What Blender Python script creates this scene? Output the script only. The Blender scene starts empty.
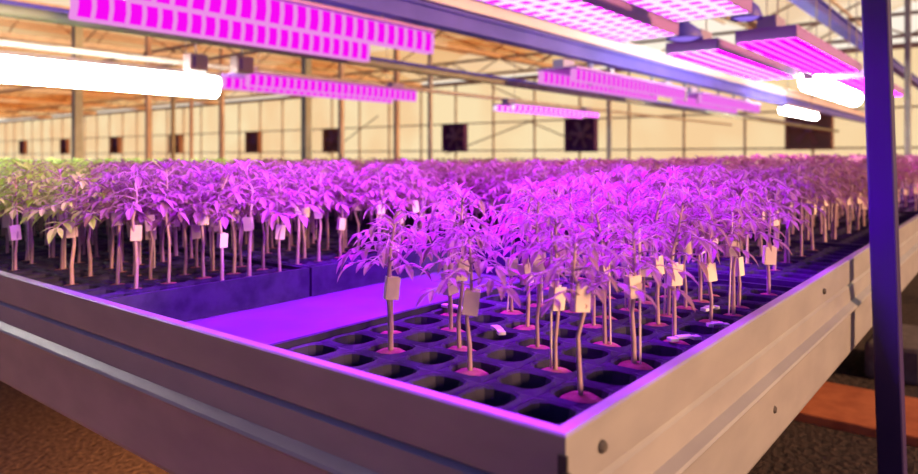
import bpy, math, random
from mathutils import Vector, Matrix
random.seed(7)
R = math.radians
scene = bpy.context.scene
col = scene.collection

# ------------------------------------------------------------------ frame of the place
# t runs along the greenhouse bays (away, to the right), s runs across them (away, to the left)
UR = Vector((math.sin(R(38.7)), math.cos(R(38.7)), 0)); UL = Vector((-UR.y, UR.x, 0))
C0 = Vector((0.084, 0.552, 0)); ROT = R(51.3)
CAM_Z = 0.97; RIM = 0.75; TRAY = RIM - 0.018; WALL_T = 18.7
def M(t, s, z=0.0): return C0 + UR * t + UL * s + Vector((0, 0, z))

# ------------------------------------------------------------------ materials
def mat(name): 
    m = bpy.data.materials.new(name); m.use_nodes = True
    return m, m.node_tree.nodes, m.node_tree.links
def pbr(name, c, rough=.6, metal=0., c2=None, scale=20., detail=3., bump=0., stretch=None, transl=0., thr=(.35, .65), coat=0.):
    m, n, l = mat(name); b = n['Principled BSDF']
    b.inputs['Base Color'].default_value = (*c, 1); b.inputs['Roughness'].default_value = rough; b.inputs['Metallic'].default_value = metal
    b.inputs['Coat Weight'].default_value = coat
    if 'tray' in name: b.inputs['Specular IOR Level'].default_value = .15
    if c2 or bump:
        tc = n.new('ShaderNodeTexCoord'); mp = n.new('ShaderNodeMapping'); nz = n.new('ShaderNodeTexNoise')
        if stretch: mp.inputs['Scale'].default_value = stretch
        nz.inputs['Scale'].default_value = scale; nz.inputs['Detail'].default_value = detail
        l.new(tc.outputs['Object'], mp.inputs[0]); l.new(mp.outputs[0], nz.inputs[0])
        if c2:
            r = n.new('ShaderNodeValToRGB'); r.color_ramp.elements[0].color = (*c, 1); r.color_ramp.elements[1].color = (*c2, 1)
            r.color_ramp.elements[0].position = thr[0]; r.color_ramp.elements[1].position = thr[1]
            l.new(nz.outputs[0], r.inputs[0]); l.new(r.outputs[0], b.inputs['Base Color'])
        if bump:
            bp = n.new('ShaderNodeBump'); bp.inputs['Strength'].default_value = bump; bp.inputs['Distance'].default_value = .01
            l.new(nz.outputs[0], bp.inputs['Height']); l.new(bp.outputs[0], b.inputs['Normal'])
    if transl:
        t = n.new('ShaderNodeBsdfTranslucent'); mx = n.new('ShaderNodeMixShader'); mx.inputs[0].default_value = transl
        t.inputs[0].default_value = (*c, 1)
        if c2: l.new(r.outputs[0], t.inputs[0])
        l.new(b.outputs[0], mx.inputs[1]); l.new(t.outputs[0], mx.inputs[2]); l.new(mx.outputs[0], n['Material Output'].inputs[0])
    return m
def emit(name, c, k):
    m, n, l = mat(name); n.remove(n['Principled BSDF']); e = n.new('ShaderNodeEmission')
    e.inputs[0].default_value = (*c, 1); e.inputs[1].default_value = k; l.new(e.outputs[0], n['Material Output'].inputs[0]); return m
def glass(name, tint, dif, dcol, c2=None):
    """thin clear or tinted sheet: mostly see-through, partly milky"""
    m, n, l = mat(name); n.remove(n['Principled BSDF'])
    a = n.new('ShaderNodeBsdfTransparent'); a.inputs[0].default_value = (*tint, 1)
    d = n.new('ShaderNodeBsdfDiffuse'); d.inputs[0].default_value = (*dcol, 1)
    mx = n.new('ShaderNodeMixShader'); mx.inputs[0].default_value = dif
    if c2:
        tc = n.new('ShaderNodeTexCoord'); nz = n.new('ShaderNodeTexNoise'); nz.inputs['Scale'].default_value = .35
        r = n.new('ShaderNodeValToRGB'); r.color_ramp.elements[0].color = (*tint, 1); r.color_ramp.elements[1].color = (*c2, 1)
        r.color_ramp.elements[0].position = .4; r.color_ramp.elements[1].position = .62
        l.new(tc.outputs['Object'], nz.inputs[0]); l.new(nz.outputs[0], r.inputs[0]); l.new(r.outputs[0], a.inputs[0])
    l.new(a.outputs[0], mx.inputs[1]); l.new(d.outputs[0], mx.inputs[2]); l.new(mx.outputs[0], n['Material Output'].inputs[0]); return m

ALU = pbr('brushed_aluminium', (.35, .34, .36), .45, .4, (.41, .40, .41), 7, 4, .03, (1.2, 1.2, 3))
BRACKET = pbr('dull_zinc', (.10, .09, .09), .6, .5)
GALV = pbr('galvanised_steel', (.42, .40, .36), .6, .1, (.54, .52, .46), 6)
GALVGREEN = pbr('greenish_galvanised_steel', (.26, .28, .20), .6, .1, (.36, .37, .28), 6)
BROWNST = pbr('weathered_brown_steel', (.46, .36, .26), .7, .1, (.60, .48, .36), 4)
PALELIT = pbr('pale_lamplit_steel', (.88, .83, .97), .5, 0, (.93, .89, .98), 5)  # lilac lamp light on the rail put into its base colour
VIOLETLIT = pbr('violet_lamplit_steel', (.11, .10, .66), .5, 0, (.15, .13, .78), 3)  # steel carrying the violet light of the lamps in its base colour
POSTPAINT = pbr('dark_indigo_painted_steel', (.024, .010, .080), .5, 0, (.034, .014, .11), 4)
CREAMPAINT = pbr('cream_painted_steel', (.85, .78, .55), .5)
DARK = pbr('dark_fan_plastic', (.12, .03, .22), .5)
FANBLADE = pbr('violet_grey_fan_blade', (.30, .20, .36), .5)
BROWNFAN = pbr('brown_grey_fan_frame', (.38, .24, .18), .6)
WHITE = pbr('white_enamel', (.80, .78, .80), .4)
LAMPBODY = pbr('led_tinted_lamp_enamel', (.50, .26, .80), .45)  # white housing coloured lilac to stand for the LED glow on it
BROWNBOX = pbr('pinkish_brown_ballast_paint', (.36, .20, .20), .5)
LILACBOX = pbr('lilac_grey_driver_paint', (.42, .36, .60), .5)
TRAYM = pbr('black_tray_plastic', (.022, .018, .045), .7, 0, (.038, .032, .07), 30, 3, .1)
LINER = pbr('grey_bench_liner', (.10, .10, .15), .5, 0, (.15, .14, .20), 5)
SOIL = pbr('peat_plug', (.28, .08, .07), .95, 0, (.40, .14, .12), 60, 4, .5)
LEAFMAG = pbr('magenta_lit_leaf', (.32, .17, .20), .5, 0, (.46, .26, .32), 14, 3, 0, None, .4)  # magenta lamp light put into the leaf colour, green turned down
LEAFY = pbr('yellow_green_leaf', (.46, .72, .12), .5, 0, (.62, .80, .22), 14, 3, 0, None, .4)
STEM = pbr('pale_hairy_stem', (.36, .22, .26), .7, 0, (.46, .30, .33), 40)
TAG = pbr('beige_paper_tag', (.74, .60, .56), .8, 0, (.84, .70, .62), 30)
TAGW = pbr('whitish_label_plastic', (.75, .70, .78), .6)
GRAVEL = pbr('brown_gravel', (.24, .11, .06), .95, 0, (.72, .38, .20), 55, 6, 1., None, 0, (.33, .68))
DARKGROUND = pbr('dark_earth', (.022, .014, .014), .9, 0, (.085, .050, .042), 40, 6, 1., None, 0, (.35, .7))  # darker ground for the strips on the right-hand floor
TERRA = pbr('orange_brown_concrete', (.50, .13, .05), .85, 0, (.66, .20, .08), 12, 4, .2)
GREYC = pbr('grey_concrete', (.14, .12, .12), .9, 0, (.2, .17, .17), 20)
PANELG = glass('cream_polycarbonate', (.97, .86, .60), .06, (.8, .72, .6), (.94, .72, .46))
ROOFG = glass('hazy_roof_glass', (.98, .90, .76), .08, (.8, .7, .6), (.88, .72, .55))
SCREEN = glass('tan_shade_cloth', (.98, .80, .58), .06, (.6, .4, .25), (.94, .68, .44))
MAG = emit('magenta_leds', (1, 0.0, .92), 24)
MAGB = emit('magenta_bar_leds', (.86, 0.003, .82), 1.1)
MAGD = emit('deep_magenta_leds', (1, 0.0, .9), 3)
VIO = emit('violet_leds', (.34, 0.0, 1.0), 120)
MAGV = emit('pinkish_violet_leds', (.90, 0.0, 1), 8)
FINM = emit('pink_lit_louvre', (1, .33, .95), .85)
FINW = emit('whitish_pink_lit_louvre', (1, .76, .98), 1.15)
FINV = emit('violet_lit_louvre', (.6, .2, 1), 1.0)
TUBE = emit('white_fluorescent_tube', (1, .97, .86), 60)
HAZELAMP = emit('blue_violet_lens', (.36, .20, 1), .9)

# ------------------------------------------------------------------ mesh helpers
class MB:
    def __init__(self): self.v = []; self.f = []
    def add(self, vs, fs):
        k = len(self.v); self.v += [tuple(p) for p in vs]; self.f += [tuple(i + k for i in f) for f in fs]
    def box(self, x0, x1, y0, y1, z0, z1):
        self.add([(x0,y0,z0),(x1,y0,z0),(x1,y1,z0),(x0,y1,z0),(x0,y0,z1),(x1,y0,z1),(x1,y1,z1),(x0,y1,z1)],
                 [(0,3,2,1),(4,5,6,7),(0,1,5,4),(1,2,6,5),(2,3,7,6),(3,0,4,7)]); return self
    def quad(self, *p): self.add(p, [(0,1,2,3)]); return self
    def tube(self, pts, rs, n=8, cap=True):
        pts = [Vector(p) for p in pts]
        if not hasattr(rs, '__len__'): rs = [rs] * len(pts)
        vs = []; fs = []; prev = None
        for i, p in enumerate(pts):
            d = (pts[min(i+1, len(pts)-1)] - pts[max(i-1, 0)]).normalized()
            a = (prev - d * prev.dot(d)) if prev is not None else d.orthogonal()
            a.normalize(); prev = a; b = d.cross(a)
            for k in range(n):
                q = 2 * math.pi * k / n + (math.pi/n if n == 4 else 0)
                vs.append(p + (a * math.cos(q) + b * math.sin(q)) * rs[i])
        for i in range(len(pts)-1):
            for k in range(n):
                fs.append((i*n+k, i*n+(k+1) % n, (i+1)*n+(k+1) % n, (i+1)*n+k))
        if cap: fs.append(tuple(range(n))[::-1]); fs.append(tuple((len(pts)-1)*n+k for k in range(n)))
        self.add(vs, fs); return self
    def lathe(self, prof, n=20, c=(0,0,0)):
        vs = [(c[0]+r*math.cos(2*math.pi*k/n), c[1]+r*math.sin(2*math.pi*k/n), c[2]+z) for r, z in prof for k in range(n)]
        fs = [(i*n+k, i*n+(k+1)%n, (i+1)*n+(k+1)%n, (i+1)*n+k) for i in range(len(prof)-1) for k in range(n)]
        self.add(vs, fs); return self
    def mesh(self, name, m, smooth=False):
        me = bpy.data.meshes.new(name); me.from_pydata(self.v, [], self.f); me.materials.append(m)
        if smooth: me.polygons.foreach_set('use_smooth', [True]*len(me.polygons))
        me.update(); return me
    def build(self, name, m, parent=None, smooth=False, loc=None, rot=None, bevel=0):
        o = bpy.data.objects.new(name, self.mesh(name, m, smooth)); col.objects.link(o)
        if parent: o.parent = parent
        if loc is not None: o.location = loc
        if rot is not None: o.rotation_euler = rot
        if bevel:
            b = o.modifiers.new('b', 'BEVEL'); b.width = bevel; b.segments = 2; b.limit_method = 'ANGLE'
        return o
def tag(o, label=None, cat=None, group=None, kind=None):
    if label: o['label'] = label
    if cat: o['category'] = cat
    if group: o['group'] = group
    if kind: o['kind'] = kind
    return o
def empty(name, t, s, z, rz=ROT, **k):
    o = bpy.data.objects.new(name, None); o.empty_display_size = .05; col.objects.link(o)
    o.location = M(t, s, z); o.rotation_euler = (0, 0, rz); return tag(o, **k)
def at(o, t=0, s=0, z=0, rz=ROT):
    o.location = M(t, s, z); o.rotation_euler = (0, 0, rz); return o

# ------------------------------------------------------------------ floor
at(MB().quad((-9,-12,0),(60,-12,0),(60,70,0),(-9,70,0)).build('floor', GRAVEL), 0, 0, -.004)['kind'] = 'structure'
at(MB().box(-3.0,2.28,-3.2,.55,-.003,.002).build('floor_strip', DARKGROUND))['kind'] = 'structure'
at(MB().box(2.74,14,-3.2,.55,-.003,.002).build('floor_strip', DARKGROUND))['kind'] = 'structure'
k = MB().box(2.285,2.735,-3.2,.75,-.002,.035).build('concrete_kerb', TERRA, bevel=.006); at(k)
tag(k, 'orange-brown concrete kerb crossing the dark floor under the bench', 'kerb')
b = MB().box(0,.5,0,.22,0,.16).build('concrete_block', GREYC, bevel=.02); at(b, 3.0, .02, .002)
tag(b, 'grey concrete block on the dark floor behind the orange kerb', 'block')

# ------------------------------------------------------------------ bench
BL, BS = 9.6, 5.4
bench = empty('growing_bench', 0, 0, 0, label='large aluminium growing bench with high grooved rims carrying the seedling trays', cat='bench')
prof = [(-.014,-.012),(-.014,-.002),(-.012,0),(.000,0),(.002,-.002),(.002,-.050),(-.003,-.054),(.001,-.059),(.004,-.088),(.015,-.095),(.017,-.0985),(.015,-.102),(.004,-.108),(.003,-.196),(.000,-.203),(-.03,-.205)]
def rim(axis, L, name):
    mb = MB(); vs = []
    for o, z in prof:
        a = (-o, -o, RIM+z); b = (-o, L, RIM+z) if axis == 's' else (L, -o, RIM+z)
        vs += [a, b]
    fs = [(2*i, 2*i+1, 2*i+3, 2*i+2) for i in range(len(prof)-1)]
    mb.add(vs, fs)
    return mb.build(name, ALU, bench)
tag(rim('s', BS, 'end_rim'), 'grooved rim along the shaded left-hand side of the bench')
tag(rim('t', BL, 'side_rim'), 'grooved rim along the warmly lit right-hand side of the bench')
MB().box(BL-.002,BL+.002,0,BS,RIM-.2,RIM).build('end_rim', ALU, bench)
MB().box(0,BL,BS-.002,BS+.002,RIM-.2,RIM).build('side_rim', ALU, bench)
br = MB().box(-.0045,-.002,-.0045,.004,RIM-.20,RIM-.016)
for zz in (.032,.052,.07,.125,.15,.18): br.lathe([(.0,.003),(.0035,.003),(.0045,0)], 8, (-.004,-.004,RIM-zz))
br.build('corner_bracket', BRACKET, bench)
for tt, zz in ((.058,.028),(.94,.028),(1.62,.028),(.6,.15),(1.5,.15)):
    m = MB().lathe([(0,.003),(.004,.003),(.006,0)], 10); m.build('rivet', BRACKET, bench, loc=(tt,-.0035,RIM-zz), rot=(R(90),0,0))
MB().box(.0,BL-.003,.0,BS-.003,RIM-.082,RIM-.074).build('bench_floor', LINER, bench)
for tt in (.35,2.05,3.9,5.8,7.8,9.3):
    MB().box(tt,tt+.05,.03,BS-.05,RIM-.15,RIM-.083).build('support_beam', GALV, bench)
for tt in (.35,2.05,3.9,5.8,7.8,9.3):
    for ss in (.5,2.6,4.7):
        MB().box(tt,tt+.05,ss,ss+.05,0,RIM-.15).build('leg', GALV, bench)

# ------------------------------------------------------------------ trays
PC = .067
def tray_mesh(nt, ns, seed):
    mb = MB(); L, W = nt*PC, ns*PC; e = .010; zt = 0; r = .0065
    # raised outer lip and walls
    for (x0,x1,y0,y1) in ((-e,L+e,-e,-.002),(-e,L+e,W+.002,W+e),(-e,-.002,-.002,W+.002),(L+.002,L+e,-.002,W+.002)):
        mb.box(x0,x1,y0,y1,-.055,.006)
    for i in range(nt):
        for j in range(ns):
            cx, cy = (i+.5)*PC, (j+.5)*PC; h = PC/2; N = 12
            ring = lambda rr, z, p: [(cx+rr*(abs(math.cos(q))**p)*math.copysign(1,math.cos(q)), cy+rr*(abs(math.sin(q))**p)*math.copysign(1,math.sin(q)), z) for q in [2*math.pi*(k+.5)/N for k in range(N)]]
            outer = []
            for k in range(N):
                q = 2*math.pi*(k+.5)/N; c, s_ = math.cos(q), math.sin(q); u = h/max(abs(c),abs(s_)); outer.append((cx+u*c, cy+u*s_, zt-.003))
            rings = [outer, ring(h-r+.001, zt, .62), ring(h-r-.002, zt-.002, .62), ring(h-r-.010, zt-.045, .7)]
            vs = [p for rg in rings for p in rg]
            fs = [(a*N+k, a*N+(k+1)%N, (a+1)*N+(k+1)%N, (a+1)*N+k) for a in range(3) for k in range(N)]
            fs.append(tuple(3*N+k for k in range(N)))
            # corners of the cell frame
            q4 = [(cx-h,cy-h,zt-.003),(cx+h,cy-h,zt-.003),(cx+h,cy+h,zt-.003),(cx-h,cy+h,zt-.003)]
            base = len(vs); vs += q4
            def nearc(c):
                ks = sorted(range(N), key=lambda k: (outer[k][0]-c[0])**2+(outer[k][1]-c[1])**2)[:2]; return ks
            for ci, c in enumerate(q4):
                a_, b_ = nearc(c); fs.append((base+ci, a_, b_))
            mb.add(vs, fs)
    return mb.mesh('cell_tray', TRAYM)
TA = tray_mesh(12, 6, 1); TB = tray_mesh(6, 10, 2); TC = tray_mesh(10, 6, 3)
trays = []
def put_tray(me, t, s, nt, ns, label, group=None, dz=0.):
    o = bpy.data.objects.new('cell_tray', me); col.objects.link(o); at(o, t, s, TRAY+dz)
    tag(o, label, 'tray', group); trays.append((t, s, nt, ns)); return o
put_tray(TA, .042, .030, 12, 6, 'black cell tray in the bench corner nearest the camera, rows of empty cells in front')
GT = 'crowded trays further along the bench'
for kb, s0 in enumerate((.885, 1.625, 2.325, 3.025, 3.725, 4.425)):
    for kk in range(11):
        t0 = .045 + kk*.428 if s0 < 1 else .03 + kk*.428 + .03*kb
        if kb == 0 and kk == 0: lb, g = 'black cell tray across the empty bay, its blue lip against the left rim', None
        elif kb == 0 and kk == 1: lb, g = 'black cell tray across the empty bay, second one in from the left rim', None
        elif kb == 1 and kk == 0: lb, g = 'black cell tray under green seedlings, behind the black gap by the left rim', None
        else: lb, g = 'black cell tray hidden under crowded seedlings far back on the bench', GT
        put_tray(TB, t0, s0, 6, 10, lb, g)
for kk in range(10):
    for s0 in (.030, .455):
        if kk == 0: lb, g = ('black cell tray along the right rim, first one behind the front tray' if s0 < .1 else 'black cell tray closing the far end of the empty bay'), None
        elif kk == 1 and s0 < .1: lb, g = 'black cell tray along the right rim, second one behind the front tray', None
        else: lb, g = 'black cell tray hidden under crowded seedlings far back on the bench', GT
        put_tray(TC, .925+kk*.70, s0, 10, 6, lb, g)

# ------------------------------------------------------------------ seedlings
def leaflet(mb, p, d, L, W, droop, low=False):
    d = d.normalized(); side = d.cross(Vector((0,0,1)))
    if side.length < .1: side = Vector((1,0,0))
    side.normalize(); up = side.cross(d)
    if low:
        a = p; b = p + d*L*.5 + side*W*.5; c = p + d*L - up*droop*L; e = p + d*L*.5 - side*W*.5
        mb.add([a,b,c,e], [(0,1,2,3)]); return
    st = [(0,.04),(.22,.75),(.5,1.),(.78,.6),(1,.03)]
    vs = []
    for u, w in st:
        cpt = p + d*L*u - up*(droop*L*u*u) + Vector((0,0,0))
        vs += [cpt - side*W*w*.5 + up*W*w*.18, cpt, cpt + side*W*w*.5 + up*W*w*.18]
    fs = []
    for i in range(4):
        for k in range(2): fs.append((i*3+k, i*3+k+1, (i+1)*3+k+1, (i+1)*3+k))
    mb.add(vs, fs)
def seedling_meshes(seed, H=.225, low=False, lean=.012):
    rnd = random.Random(seed); stem = MB(); fol = MB()
    ax = [Vector((rnd.uniform(-1,1)*lean*u, rnd.uniform(-1,1)*lean*u, H*u)) for u in (0,.2,.4,.6,.8,1)]
    r0 = rnd.uniform(.0028,.0040)
    stem.tube(ax, [r0*(1.15-.6*i/5) for i in range(6)] if not low else r0, 6 if not low else 3, False)
    def axp(u):
        x = u*5; i = min(int(x), 4); return ax[i].lerp(ax[i+1], x-i)
    nl = rnd.randint(14, 17) if not low else 6
    for i in range(nl):
        u = .62 + .38*(i/(nl-1))**.9; a = i*2.4 + rnd.uniform(-.4,.4) + seed
        out = Vector((math.cos(a), math.sin(a), 0)); L = (.090 - .044*(u-.5)/.5) * rnd.uniform(.8,1.15)
        rise = rnd.uniform(.15,.55) if u < .9 else rnd.uniform(.6,1.1)
        p0 = axp(u); p1 = p0 + out*L*.45 + Vector((0,0,L*.45*rise)); p2 = p0 + out*L*.95 + Vector((0,0,L*(.35*rise-.12)))
        if not low: stem.tube([p0, p0.lerp(p1,.6)+Vector((0,0,.002)), p1, p2], [.0014,.0012,.001,.0007], 4, False)
        if low:
            for q in range(3):
                aa = a + (q-1)*.8; o2 = Vector((math.cos(aa), math.sin(aa), .25-.5*(q==1)))
                leaflet(fol, p0.lerp(p1, .5 if q != 1 else .9), o2, L*.62, L*.24, .3, True)
            continue
        for f, sc in ((.35,.6),(.65,.95),(.95,.85)):
            c = p0.lerp(p1, f/.5) if f < .5 else p1.lerp(p2, (f-.5)/.5)
            for sg in (-1, 1):
                aa = a + sg*rnd.uniform(.75,1.15); d = Vector((math.cos(aa), math.sin(aa), rnd.uniform(-.45,.2)))
                leaflet(fol, c, d, L*.42*sc, L*.17*sc, rnd.uniform(.1,.5))
        leaflet(fol, p2, (p2-p1).normalized()+Vector((0,0,-.15)), L*.48, L*.20, rnd.uniform(.2,.5))
    for q in range(4):
        a = rnd.uniform(0,6.28); leaflet(fol, ax[-1], Vector((math.cos(a),math.sin(a),rnd.uniform(.5,1.4))), .032, .011, .2, low)
    return stem, fol
VAR = []
for i in range(12):
    st_, fo = seedling_meshes(i+3)
    tg = MB(); w = .0075; th = .0024; hh = .024
    tg.box(-w,w,-.0048,-.0048+.0008,0,hh); tg.box(-w,w,.0040,.0048,0,hh); tg.box(-w,-w+.001,-.0048,.0048,0,hh)
    VAR.append(dict(stem=st_.mesh('stem', STEM, True), fol=fo.mesh('foliage', LEAFMAG), foly=fo.mesh('foliage', LEAFY), tag=tg.mesh('paper_tag', TAG),
        plug=MB().lathe([(0,.003),(.014,.002),(.023,-.003),(.0245,-.012),(.019,-.028)], 10).mesh('peat_plug', SOIL, True),
        stake=MB().tube([(0,0,-.02),(0,0,.16)], .0013, 5).mesh('stake', TAG)))
def add_part(name, me, parent, loc=(0,0,0), rot=(0,0,0), sc=1.):
    o = bpy.data.objects.new(name, me); col.objects.link(o); o.parent = parent; o.location = loc; o.rotation_euler = rot
    o.scale = (sc,)*3 if not hasattr(sc, '__len__') else sc; return o
spots = []
rs = random.Random(21)
cam2 = Vector((0,0,0))
for ti, (t0, s0, nt, ns) in enumerate(trays):
    for i in range(nt):
        for j in range(ns):
            t, s = t0+(i+.5)*PC, s0+(j+.5)*PC; p = M(t, s); d = p.y
            px = 459+695*p.x/max(d,.1)
            if px < -90 or px > 1010: continue
            if s < .10 and .9 < t < 3.0: continue
            if s < .85 and .9 < t < 1.03: continue
            if ti == 0:
                if i < 1 or (i == 1 and j > 4): continue
                if (i+j) % 2 == 0 and not (i > 5 and rs.random() < .6): continue
                if rs.random() < .04: continue
            elif d < 2.1:
                if ((i+j) % 2 == 0 and (s0 < .8 or rs.random() > .5)) or (s0 > .8 and s0 < 1 and i == 0 and rs.random() < .6): continue
                if s0 < 1 and s0 > .8 and j < 1 and i < 3: continue
            elif d < 3.0:
                if (i + j) % 2 and rs.random() > (.55 if s0 > .8 else .1): continue
            elif d < 4.5:
                if (i + 2*j) % 4: continue
            else:
                if (i + 3*j) % 9: continue
            spots.append((d, t+rs.uniform(-.008,.008), s+rs.uniform(-.008,.008), ti, px, i, j))
spots.sort()
near, far = spots[:300], spots[300:]; print('dist', near[-1][0])
print('seedlings', len(spots))
ORD = ['first','second','third','fourth','fifth','sixth','seventh','eighth','ninth','tenth','eleventh','twelfth']
for n_, (d, t, s, ti, px, i, j) in enumerate(near):
    v = VAR[rs.randrange(12)]
    z = TRAY - .006
    h = (CAM_Z - .006 + rs.uniform(-.02, .02) - z) / .262
    if s < .9 and t > 1.6: h += .10*min(1, (t-1.6)/1.5)
    fx = 1.; sx = 1.
    if ti == 0: h = (CAM_Z - .012 - .035*max(0, 1.15-d)/.4 + rs.uniform(-.025,.015) - z)/.262; fx = .72; sx = .82
    yellow = px < 105 or (px < 240 and d > 2.3)  # left seedlings take the leaf copy without the lamp magenta
    if ti == 0:
        lb = 'tagged seedling in front tray, %s cell from left rim and %s from right rim' % (ORD[i], ORD[j]); g = 'seedlings in the front tray'
    elif trays[ti][1] < .8: lb, g = 'seedling in the crowded strip along the right rim behind the front tray', 'seedlings along the right rim'
    elif trays[ti][1] < 1: lb, g = 'purple-lit seedling in the crowded block across the empty bay', 'seedlings across the empty bay'
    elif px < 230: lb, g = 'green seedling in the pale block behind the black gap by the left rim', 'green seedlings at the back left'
    else: lb, g = 'pink-lit seedling far back in the crowd beyond the second tray row', 'seedlings at the back'
    e = empty('tomato_seedling', t, s, z, rs.uniform(0, 6.28), label=lb, cat='seedling', group=g)
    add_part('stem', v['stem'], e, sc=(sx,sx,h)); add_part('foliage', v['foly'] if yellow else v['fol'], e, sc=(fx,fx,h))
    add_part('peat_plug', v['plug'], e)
    if rs.random() < .92 or ti == 0:
        add_part('paper_tag', v['tag'], e, (0,0,rs.uniform(.045,.098) if ti == 0 else rs.uniform(.065,.12)), (rs.uniform(-.12,.12), rs.uniform(-.12,.12), rs.uniform(-.1,1.)-e.rotation_euler.z), rs.uniform(1.05,1.35))
    if rs.random() < .35: add_part('stake', v['stake'], e, (.006,.004,0), (rs.uniform(-.05,.05),rs.uniform(-.05,.05),0))
# the crowd behind the 300 largest
LOWV = [seedling_meshes(50+i, low=True) for i in range(6)]
sm, fm = MB(), MB(); fy = MB()
MIDV = [seedling_meshes(80+i) for i in range(5)]; tm = MB()
for (d, t, s, ti, px, i, j) in far:
    low = d > 3.3
    st_, fo = LOWV[rs.randrange(6)] if low else MIDV[rs.randrange(5)]; h = (CAM_Z - .008 + rs.uniform(-.03,.022) - TRAY)/.262; a = rs.uniform(0,6.28); p = M(t, s, TRAY)
    c, s_ = math.cos(a), math.sin(a); k = 1.25 if low else 1.
    if s < 1.4 and t > 1.6: h += .10*min(1, (t-1.6)/1.5)*max(0, min(1, (1.4-s)*2))
    X = lambda q: (p.x+k*(q[0]*c-q[1]*s_), p.y+k*(q[0]*s_+q[1]*c), p.z+q[2]*h)
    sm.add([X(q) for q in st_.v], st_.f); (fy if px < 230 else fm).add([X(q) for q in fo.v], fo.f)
    z0 = p.z+rs.uniform(.05,.12); tm.box(p.x-.009,p.x+.009,p.y-.005,p.y+.005,z0,z0+.028)
me = bpy.data.meshes.new('seedling_crowd'); vv, ff, mi = [], [], []
for k, mb in enumerate((sm, fm, fy, tm)):
    o_ = len(vv); vv += mb.v; ff += [tuple(q+o_ for q in f) for f in mb.f]; mi += [k]*len(mb.f)
me.from_pydata(vv, [], ff); [me.materials.append(x) for x in (STEM, LEAFMAG, LEAFY, TAG)]; me.polygons.foreach_set('material_index', mi); me.update()
o = bpy.data.objects.new('seedling_crowd', me); col.objects.link(o)
tag(o, 'mass of distant seedlings filling the back of the bench', 'seedlings', kind='stuff')

# labels fallen on the front tray
for (t, s, a, L, lb) in ((.285,.268,.9,.040,'pale label lying on the front tray, left of the low white tag'),(.40,.055,-.6,.045,'longer pale label lying between cells beside the right rim'),
                         (.50,.045,-.9,.030,'short pale label lying near the right rim, behind the longer one'),(.355,.40,1.4,.055,'pale curled label lying at the empty bay side of the front tray'),
                         (.60,.09,-.3,.034,'pale label lying deep in the front tray near the blue tray lip')):
    mb = MB(); pts = [(-L/2,0,.001),(-L/4,0,.004),(0,0,.0055),(L/4,0,.004),(L/2,0,.001)]
    for q in range(4):
        (x0,_,z0),(x1,_,z1) = pts[q], pts[q+1]; mb.box(x0,x1,-.005,.005,min(z0,z1),min(z0,z1)+.0012+abs(z1-z0))
    o = mb.build('plant_label', TAGW); at(o, t, s, TRAY+.0005, ROT+a); tag(o, lb, 'label', 'labels fallen on the front tray')

# ------------------------------------------------------------------ dark post in front of the bench
post = empty('steel_post', 1.235, -.075, 0, label='dark indigo steel post standing against the right rim of the bench', cat='post')
sh = MB(); a, h = .0245, 2.9
sh.box(-a,a,-a,a,.012,h)
MB().box(-.06,.06,-.05,.05,.0,.012).build('base_plate', BRACKET, post)
sho = sh.build('shaft', POSTPAINT, post, bevel=.004)
post.rotation_euler = (Matrix.Rotation(R(-2.0),4,'Y') @ Matrix.Rotation(ROT,4,'Z')).to_euler()
p0 = M(1.235,-.075,0); post.location = (p0.x + .012, p0.y, .003)

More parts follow.
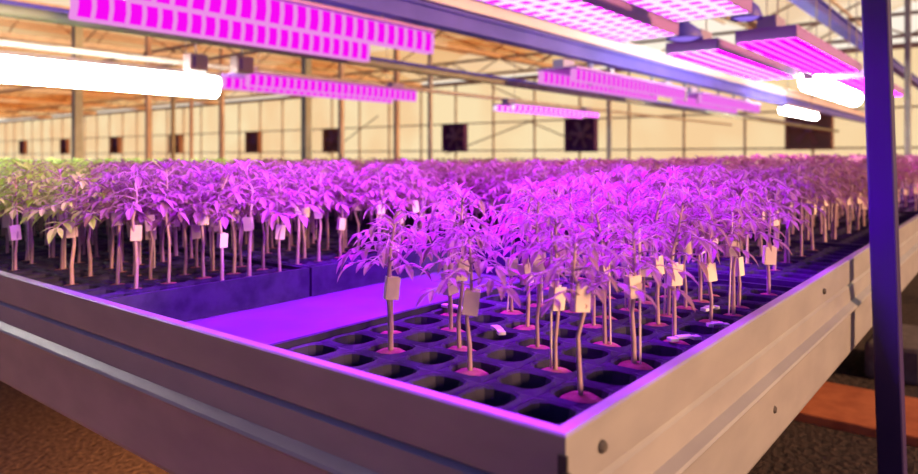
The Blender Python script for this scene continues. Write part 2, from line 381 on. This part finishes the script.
# ------------------------------------------------------------------ lamps
def lamp(t0, t1, s0, s1, H, led, fin, nfin, nlong, label, cat='grow light', group='magenta grow lights hanging over the bench', depth=.045, drivers=True, boxm=None, style='grid', cover=.4, finw=None, rod=2.6, rody=0.):
    z = CAM_Z + H; tc, sc = (t0+t1)/2, (s0+s1)/2; L, W = (t1-t0)/2, (s1-s0)/2
    e = empty('grow_light', tc, sc, z, label=label, cat=cat, group=group)
    hb = MB().box(-L,L,-W,W,depth+.006,depth+.022)
    if style == 'grid': hb.box(-L,L,-W,-W+.006,.0,depth+.01).box(-L,L,W-.006,W,.0,depth+.01).box(-L,-L+.006,-W,W,.0,depth+.01).box(L-.006,L,-W,W,.0,depth+.01)
    hb.build('housing', LAMPBODY, e)
    if style == 'grid': MB().quad((-L+.007,-W+.007,.008),(-L+.007,W-.007,.008),(L-.007,W-.007,.008),(L-.007,-W+.007,.008)).build('led_panel', led, e)
    fb = MB()
    if style == 'bars':      # two finned LED bars side by side
        sp = 2*L/nfin; dz = depth
        for y0 in (-W+.012, W-.062):
            pb = MB(); gb = MB(); fb = MB(); fb.box(-L+.01,L-.01,y0+.02,y0+.03,dz-.004,dz+.004)
            pb.box(-L+.01,L-.01,y0+.012,y0+.038,.004,dz)
            gb.box(-L+.004,L-.004,y0+.0,y0+.05,-.006,.003)
            for i in range(nfin+1):
                x = -L+.012+(2*L-.024)*i/nfin
                P = [(-.010,0),(.004,0),(.012,.5),(.010,1),(-.004,1),(-.002,.5)]
                vs = [(x+px*sp/.075, y, .003+pz*(dz-.003)) for y in (y0, y0+.05) for px, pz in P]
                k = len(P); fb.add(vs, [tuple(range(k))[::-1], tuple(k+q for q in range(k))]+[(q,(q+1)%k,k+(q+1)%k,k+q) for q in range(k)])
            pb.build('led_bar', led, e); gb.build('light_edge', finw or FINM, e); fb.build('cooling_fins', fin, e)
    else:                    # flat grid louvre
        sp = 2*L/nfin; th = min(.03, sp*cover)
        for i in range(nfin+1):
            x = -L+.01+(2*L-.02)*i/nfin
            fb.box(x-th/2,x+th/2,-W+.007,W-.007,.001,.005)
        wy = 2*W/nlong; ty = wy*cover*.8
        for j in range(1, nlong):
            y = -W + wy*j; fb.box(-L+.007,L-.007,y-ty/2,y+ty/2,.0005,.0055)
        fb.build('louvre', fin, e)
    if drivers:
        for x in (-L+.12, L-.12):
            MB().box(x-.09,x+.09,-.05,.05,depth+.022,depth+.09).build('driver_box', boxm or LILACBOX, e, bevel=.006)
    for x in (-L+.25, L-.25):
        MB().tube([(x,rody,depth+.02),(x,rody,rod-H)], .004, 6).build('hanging_rod', GALV, e)
    return e
lamp(.80,2.55,2.32,2.92,.60,MAGB,FINM,23,3,'large magenta grow light with toothed fins at the upper left, nearest the white tube',style='bars',depth=.11,rod=.80,rody=-.12)
lamp(2.95,5.05,4.72,5.15,.60,MAGB,FINM,26,2,'slim toothed magenta grow light just below the large upper left one',style='bars',depth=.10)
lamp(1.0,2.88,1.02,1.33,.60,MAGV,FINW,20,4,'pale pink grid grow light over the bench, directly above the pale rail',cover=.40,rod=1.36)
lamp(.98,2.55,.58,.90,.60,MAGV,FINW,17,4,'pale pink grid grow light at the top right, beside the other grid light',cover=.40)
lamp(3.3,5.15,.58,.88,.60,MAG,FINM,1,5,'bright magenta grow light at upper right, ending near the dark post',cover=.25)
lamp(3.45,5.25,1.02,1.32,.60,MAG,FINW,1,4,'magenta and white striped grow light behind the two pale grid lights',cover=.35,rod=1.36)
lamp(4.3,6.6,2.38,2.75,.60,MAGB,FINM,26,3,'thin magenta grow light under the violet beam at the centre',style='bars',depth=.09,rod=.80,rody=-.06)
lamp(7.1,9.3,2.38,2.75,.60,MAGB,FINM,22,3,'faint pink grow light further along behind the central thin one',style='bars',depth=.09,rod=.80,rody=-.06)
lamp(6.8,9.1,4.65,5.0,.60,MAGD,FINW,18,2,'pale low grow light with grey end boxes at the centre, above the fan',style='bars',depth=.06)
lamp(5.6,7.6,.58,.85,.60,MAG,FINM,8,3,'small magenta grow light peeping out on both sides of the dark post',cover=.2)
vl = lamp(.2,.85,.2,.85,.60,VIO,FINV,24,4,'violet grow light over the front tray and the empty bay',cover=.2)
sk = MB(); sk.box(-.33,.33,-.336,-.330,-.18,.05).box(-.33,.33,.330,.336,-.18,.05).box(-.336,-.33,-.336,.336,-.18,.05).box(.33,.336,-.336,.336,-.18,.05)
sk.build('spill_skirt', WHITE, vl)  # unseen skirt added to hold back the violet spill
# overexposed white tubes
def white_tube(t0, t1, s, H, r, label):
    e = empty('fluorescent_light', (t0+t1)/2, s, CAM_Z+H, label=label, cat='tube light', group='white tube lights')
    L = (t1-t0)/2
    MB().tube([(-L,0,0),(L,0,0)], r, 12).build('tube', TUBE, e, True)
    MB().box(-L,L,-r*1.1,r*1.1,r*.9,r*.9+.03).build('reflector', WHITE, e)
    for x in (-L-.04, L): MB().box(x,x+.04,-r*.5,r*.5,r*.2,r*.9).build('end_cap', WHITE, e)
    for x in (-L+.25, L-.25): MB().tube([(x,0,r),(x,0,2.62-H)], .004, 6).build('hanging_rod', GALV, e)
white_tube(.2,2.65,4.75,.56,.085,'glowing white tube light at the far left below the toothed grow light')
white_tube(5.32,7.2,.95,.57,.075,'glowing white tube light to the left of the dark post')
white_tube(9.05,10.9,2.05,.60,.05,'small glowing white tube light above the brown fan box')
white_tube(-.12,.38,2.6,.36,.045,'added white tube light out of view, brightening the left seedlings')  # unseen tube added to whiten the light on the left plants
# bluish round reflectors among the lamps
for (t, s, H, r, lb) in ((3.24,1.13,.645,.10,'blue-violet round reflector lamp beside the end of the pale grid light'),(2.95,.72,.66,.075,'small blue-violet round reflector lamp at the top right between the lights')):
    e = empty('reflector_lamp', t, s, CAM_Z+H, label=lb, cat='reflector lamp', group='round reflector lamps')
    MB().lathe([(r*.2,.10),(r*.3,.085),(r*.75,.05),(r,.0),(r*.98,-.004),(r*.72,.044),(r*.25,.08)], 24).build('reflector', VIOLETLIT, e, True)
    MB().lathe([(0,-.012),(r*.5,-.008),(r*.85,.006),(r*.9,.018)], 24).build('lens', HAZELAMP, e, True)
    MB().tube([(0,0,.09),(0,0,2.62-H)], .005, 6).build('hanging_rod', GALV, e)

# ------------------------------------------------------------------ rails and beams along the bays
def rail(name, s, H, hz, w, t0, t1, m, label, cat='rail', group=None, round_=False):
    mb = MB()
    if round_: mb.tube([(t0,0,0),(t1,0,0)], hz/2, 10)
    else:
        mb.box(t0,t1,-w/2,w/2,0,hz*.16); mb.box(t0,t1,-w/2,w/2,hz*.84,hz); mb.box(t0,t1,-w*.3,w*.3,hz*.1,hz*.9)
    return tag(at(mb.build(name, m, smooth=round_), 0, s, CAM_Z+H), label, cat, group)
rail('lamp_rail', 2.5, .80, .12, .10, -1, WALL_T-.3, VIOLETLIT, 'blue-violet steel beam crossing the top from centre to right', 'beam')
rail('pipe_rail', 2.5, .93, .10, .14, -1, WALL_T-.3, PALELIT, 'pale rail lying on top of the blue-violet beam')
rail('heating_pipe', 3.08, .625, .055, .05, -1, WALL_T-.3, GALVGREEN, 'grey-green pipe running under the large toothed grow light', 'pipe', None, True)
rail('lamp_rail', 3.9, .78, .05, .06, -1, WALL_T-.3, VIOLETLIT, 'thin dark violet rail below the big beam', 'rail')
rail('lamp_rail', 1.2, 1.36, .12, .12, -1, WALL_T-.3, VIOLETLIT, 'violet beam at the top right above the magenta lights', 'beam')
rail('heating_pipe', 5.6, .85, .05, .05, -1, WALL_T-.3, GALV, 'slim grey pipe far above the white tube light', 'pipe', None, True)
rail('heating_pipe', -.9, .95, .05, .05, -1, WALL_T-.3, BROWNST, 'brown pipe running behind the dark post at the upper right', 'pipe', None, True)
def hanger(t, s, H0, H1, w, m, label, name='rail_hanger', group='rail hangers'):
    o = MB().box(-w/2,w/2,-.012,.012,0,H1-H0).build(name, m); at(o, t, s, CAM_Z+H0, ROT); tag(o, label, 'hanger', group)
hanger(2.45, 2.62, .76, 2.6, .055, CREAMPAINT, 'broad cream hanger strap dropping past the violet beam at the top centre')
hanger(4.9, 2.58, .62, .95, .06, LILACBOX, 'short lilac hanger under the violet beam, left of the pale one')
hanger(5.3, 2.58, .62, .95, .06, WHITE, 'short pale hanger under the violet beam at the centre')
for i, t in enumerate((6.2,6.6,7.1,7.5,8.2,8.8)):
    hanger(t, 2.58, .62, .95, .035, GALV, 'dark short hanger in the row under the far part of the violet beam')

# ballast boxes near the white tube end
for (t, s, H, lb) in ((2.22,4.3,.735,'pinkish brown ballast box above the end of the white tube, the left one'),(2.5,4.15,.735,'pinkish brown ballast box above the end of the white tube, the right one')):
    e = empty('ballast_box', t, s, CAM_Z+H, label=lb, cat='ballast box', group='ballast boxes')
    MB().box(-.07,.07,-.05,.05,-.12,0).build('case', BROWNBOX, e, bevel=.008)
    MB().box(-.05,-.03,-.052,-.05,-.10,-.02).build('vent', DARK, e); MB().tube([(0,0,0),(0,0,2.62-H)], .006, 6).build('hanging_rod', GALV, e)

# ------------------------------------------------------------------ far gable wall with fans
WH = CAM_Z + 2.6
def structure(o): o['kind'] = 'structure'; return o
S0, S1 = -9.5, 62.
structure(at(MB().quad((WALL_T+.06,S0,0),(WALL_T+.06,S1,0),(WALL_T+.06,S1,WH),(WALL_T+.06,S0,WH)).build('wall_back', PANELG)))
structure(at(MB().box(WALL_T+.02,WALL_T+.14,S0,S1,0,.75).build('baseboard_back', GREYC)))
mb = MB(); s = S0; q = 0
while s < S1:
    mb.box(WALL_T-.01,WALL_T+.05,s-.025,s+.025,0,WH); s += 1.65
structure(at(mb.build('trim_1', GALV)))
mb = MB()
for z in (CAM_Z+.22, CAM_Z+1.17, ): mb.box(WALL_T-.02,WALL_T+.04,S0,S1,z-.022,z+.022)
mb.box(WALL_T-.06,WALL_T+.06,S0,S1,WH-.06,WH+.06)
structure(at(mb.build('trim_2', BROWNST)))
for n_, (sc, side, zc) in enumerate(((3.76,1.08,.72),(10.17,1.05,.68),(15.18,1.0,.68),(21.65,1.0,.68),(27.1,1.0,.68),(33.92,1.0,.68),(40.55,1.0,.68),(47.5,1.0,.68),(54.4,1.0,.68))):
    lbs = ['large brown-framed exhaust fan box on the back wall just left of the dark post','dark violet exhaust fan with light blades on the back wall right of centre','exhaust fan behind a thin post on the back wall left of centre',
      'exhaust fan on the back wall behind the twin steel columns','square exhaust fan on the back wall at the left, below the toothed grow light tip','small dark exhaust fan on the back wall below the end of the white tube',
      'small dark exhaust fan on the back wall, fourth from the picture edge','small dark exhaust fan on the back wall half behind the greenish column','tiny exhaust fan on the back wall, farthest of the row at the left edge']
    e = empty('exhaust_fan', WALL_T-.12, sc, CAM_Z+zc, label=lbs[n_], cat='fan', group='exhaust fans on the back wall')
    a = side/2; fm_ = BROWNFAN if n_ in (0,3,4,5,6,7,8) else DARK
    fr = MB()
    for (y0,y1,z0,z1) in ((-a,a,a-.07,a),(-a,a,-a,-a+.07),(-a,-a+.07,-a,a),(a-.07,a,-a,a)): fr.box(-.12,.10,y0,y1,z0,z1)
    fr.build('frame', fm_, e); MB().box(.08,.10,-a+.06,a-.06,-a+.06,a-.06).build('back_plate', fm_, e)
    for k in range(6):
        A = k*math.pi/3+.2; bl = MB(); c, s_ = math.cos(A), math.sin(A); r1 = a*.82
        P = lambda r, w, x: (x, c*r - s_*w, s_*r + c*w)
        bl.add([P(.10,-.03,-.03),P(r1,-.10,-.05),P(r1,.07,.03),P(.10,.04,.02),P(.10,-.03,-.02),P(r1,-.10,-.04),P(r1,.07,.04),P(.10,.04,.03)],[(0,1,2,3),(7,6,5,4),(0,4,5,1),(1,5,6,2),(2,6,7,3),(3,7,4,0)])
        bl.build('blade', FANBLADE if n_ else BROWNBOX, e)
    MB().tube([(-.07,0,0),(.05,0,0)], .10, 12).build('hub', FANBLADE, e)
# bracing rods on the wall
br_ = MB()
for (sa, za, sb, zb) in ((15.6,.1,11.9,1.2),(12.2,1.2,10.5,.55),(13.6,2.4,12.4,1.9),(22.,.1,19.,1.6)):
    br_.tube([(WALL_T-.12,sa,CAM_Z+za),(WALL_T-.12,sb,CAM_Z+zb)], .022, 6)
structure(at(br_.build('trim_3', BROWNST)))

# ------------------------------------------------------------------ columns
cols = [(4.07,10.7,.115,GALVGREEN,'greenish steel column at the far left, thickest of the back row'),(6.5,13.3,.085,BROWNST,'slim brown column right of the greenish one at the left'),
        (8.6,14.0,.08,BROWNST,'slim brown column below the right end of the white tube'),(6.2,8.0,.11,GALVGREEN,'grey-green column of the pair below the toothed grow light'),
        (7.2,8.35,.07,BROWNST,'thin brown column of the pair below the toothed grow light'),(9.6,9.4,.085,BROWNST,'slim brown column just left of the centre'),
        (8.9,7.9,.06,GALV,'thin grey column beside the exhaust fan left of centre'),(10.5,5.2,.06,GALV,'thin grey column right of the violet exhaust fan'),
        (5.2,.15-1.6,.10,BROWNST,'brown-grey column seen right of the dark post at the picture edge'),(12.0,1.0,.08,GALV,'pale column behind the magenta lights near the dark post'),
        (11.0,20.5,.10,GALVGREEN,'distant greenish column near the left picture edge'),(12.5,22.0,.08,BROWNST,'distant brown column between the left fans')]
for (t, s, w, m, lb) in cols:
    e = empty('steel_column', t, s, 0, label=lb, cat='column', group='greenhouse columns')
    MB().box(-w/2,w/2,-w/2,w/2,0,WH-.1).build('shaft', m, e); MB().box(-w,w,-w,w,0,.02).build('base_plate', GALV, e)

# ------------------------------------------------------------------ roof
def trussmesh(t):
    mb = MB(); zt = WH+.02
    mb.box(t-.03,t+.03,S0,45,zt-.45,zt-.39); mb.box(t-.03,t+.03,S0,45,zt-.05,zt+.01)
    s = S0; k = 0
    while s < 44:
        mb.tube([(t,s,zt-.42 if k%2 else zt-.03),(t,s+.825,zt-.03 if k%2 else zt-.42)], .018, 4, False); s += .825; k += 1
    return mb
for n_, t in enumerate((8.2,14.4)):
    structure(at(trussmesh(t).build('trim_%d' % (4+n_), BROWNST)))
span = 6.6; n_ = 0
gut = MB(); raf = MB(); rg = MB(); s = S0
while s < 56:
    gut.box(1.5,WALL_T,s-.08,s+.08,WH-.02,WH+.10)
    rid = (s+span/2, WH+1.5)
    for t in [2+2.4*i for i in range(7)]:
        raf.tube([(t,s,WH+.08),(t,rid[0],rid[1])], .022, 4, False); raf.tube([(t,rid[0],rid[1]),(t,s+span,WH+.08)], .022, 4, False)
    raf.box(1.5,WALL_T,rid[0]-.04,rid[0]+.04,rid[1]-.03,rid[1]+.05)
    for f in (.33,.66):
        raf.box(1.5,WALL_T,s+span/2*f-.02,s+span/2*f+.02,WH+.08+1.42*f-.02,WH+.08+1.42*f+.02); raf.box(1.5,WALL_T,s+span-span/2*f-.02,s+span-span/2*f+.02,WH+.08+1.42*f-.02,WH+.08+1.42*f+.02)
    rg.quad((1.5,s,WH+.1),(WALL_T,s,WH+.1),(WALL_T,rid[0],rid[1]+.02),(1.5,rid[0],rid[1]+.02)); rg.quad((1.5,rid[0],rid[1]+.02),(WALL_T,rid[0],rid[1]+.02),(WALL_T,s+span,WH+.1),(1.5,s+span,WH+.1))
    s += span
structure(at(gut.build('trim_8', GALV))); structure(at(raf.build('trim_9', BROWNST))); structure(at(rg.build('ceiling', ROOFG)))
sc_ = MB(); sc_.quad((12.2,7.5,WH+.14),(WALL_T,7.5,WH+.14),(WALL_T,56,WH+.14),(12.2,56,WH+.14))
o = at(sc_.build('shade_cloth', SCREEN)); tag(o, 'tan shade cloth stretched under the roof at the upper left', 'shade cloth')

# ------------------------------------------------------------------ world, sun
w = bpy.data.worlds.new('World'); scene.world = w; w.use_nodes = True; n, l = w.node_tree.nodes, w.node_tree.links
bg = n['Background']; tc = n.new('ShaderNodeTexCoord')
def math_(op, a=None, b=None, v=None):
    x = n.new('ShaderNodeMath'); x.operation = op
    for i, q in enumerate((a, b)):
        if q is None: continue
        if hasattr(q, 'links'): l.new(q, x.inputs[i])
        else: x.inputs[i].default_value = q
    return x.outputs[0]
dot = n.new('ShaderNodeVectorMath'); dot.operation = 'DOT_PRODUCT'; l.new(tc.outputs['Generated'], dot.inputs[0]); dot.inputs[1].default_value = Vector((.25,.97,0)).normalized()
sep = n.new('ShaderNodeSeparateXYZ'); l.new(tc.outputs['Generated'], sep.inputs[0])
mr = n.new('ShaderNodeMapRange'); mr.interpolation_type = 'SMOOTHSTEP'; l.new(dot.outputs['Value'], mr.inputs[0]); mr.inputs[1].default_value = .05; mr.inputs[2].default_value = .7
me_ = n.new('ShaderNodeMapRange'); me_.interpolation_type = 'SMOOTHSTEP'; l.new(sep.outputs['Z'], me_.inputs[0]); me_.inputs[1].default_value = .25; me_.inputs[2].default_value = .55; me_.inputs[3].default_value = 1; me_.inputs[4].default_value = 0
f_ = math_('MULTIPLY', mr.outputs[0], me_.outputs[0])
mx = n.new('ShaderNodeMixRGB'); l.new(f_, mx.inputs[0]); mx.inputs[1].default_value = (.050, .062, .24, 1); mx.inputs[2].default_value = (1.06, .94, .79, 1)
l.new(mx.outputs[0], bg.inputs[0]); bg.inputs[1].default_value = 1.0
sun = bpy.data.lights.new('sun', 'SUN'); sun.energy = 6.8; sun.color = (1, .55, .27); sun.angle = R(12)
so = bpy.data.objects.new('sun', sun); col.objects.link(so)
to_sun = (-UL*1.0 + UR*.03); to_sun.z = .25; so.rotation_euler = to_sun.to_track_quat('Z', 'Y').to_euler()

# ------------------------------------------------------------------ camera
cam = bpy.data.cameras.new('camera'); co = bpy.data.objects.new('camera', cam); col.objects.link(co); scene.camera = co
co.location = (0, 0, CAM_Z); co.rotation_euler = (R(90), 0, 0)
cam.lens = 36*695/918; cam.sensor_width = 36; cam.shift_y = -80/918; cam.clip_start = .02
cam.dof.use_dof = True; cam.dof.focus_distance = 1.0; cam.dof.aperture_fstop = 4.0
scene.view_settings.view_transform = 'Standard'; scene.view_settings.look = 'None'; scene.view_settings.gamma = 1; scene.view_settings.use_curve_mapping = False
scene.view_settings.exposure = 0
cy = scene.cycles; cy.use_denoising = True; cy.transparent_max_bounces = 32; cy.max_bounces = 6; cy.sample_clamp_indirect = 4
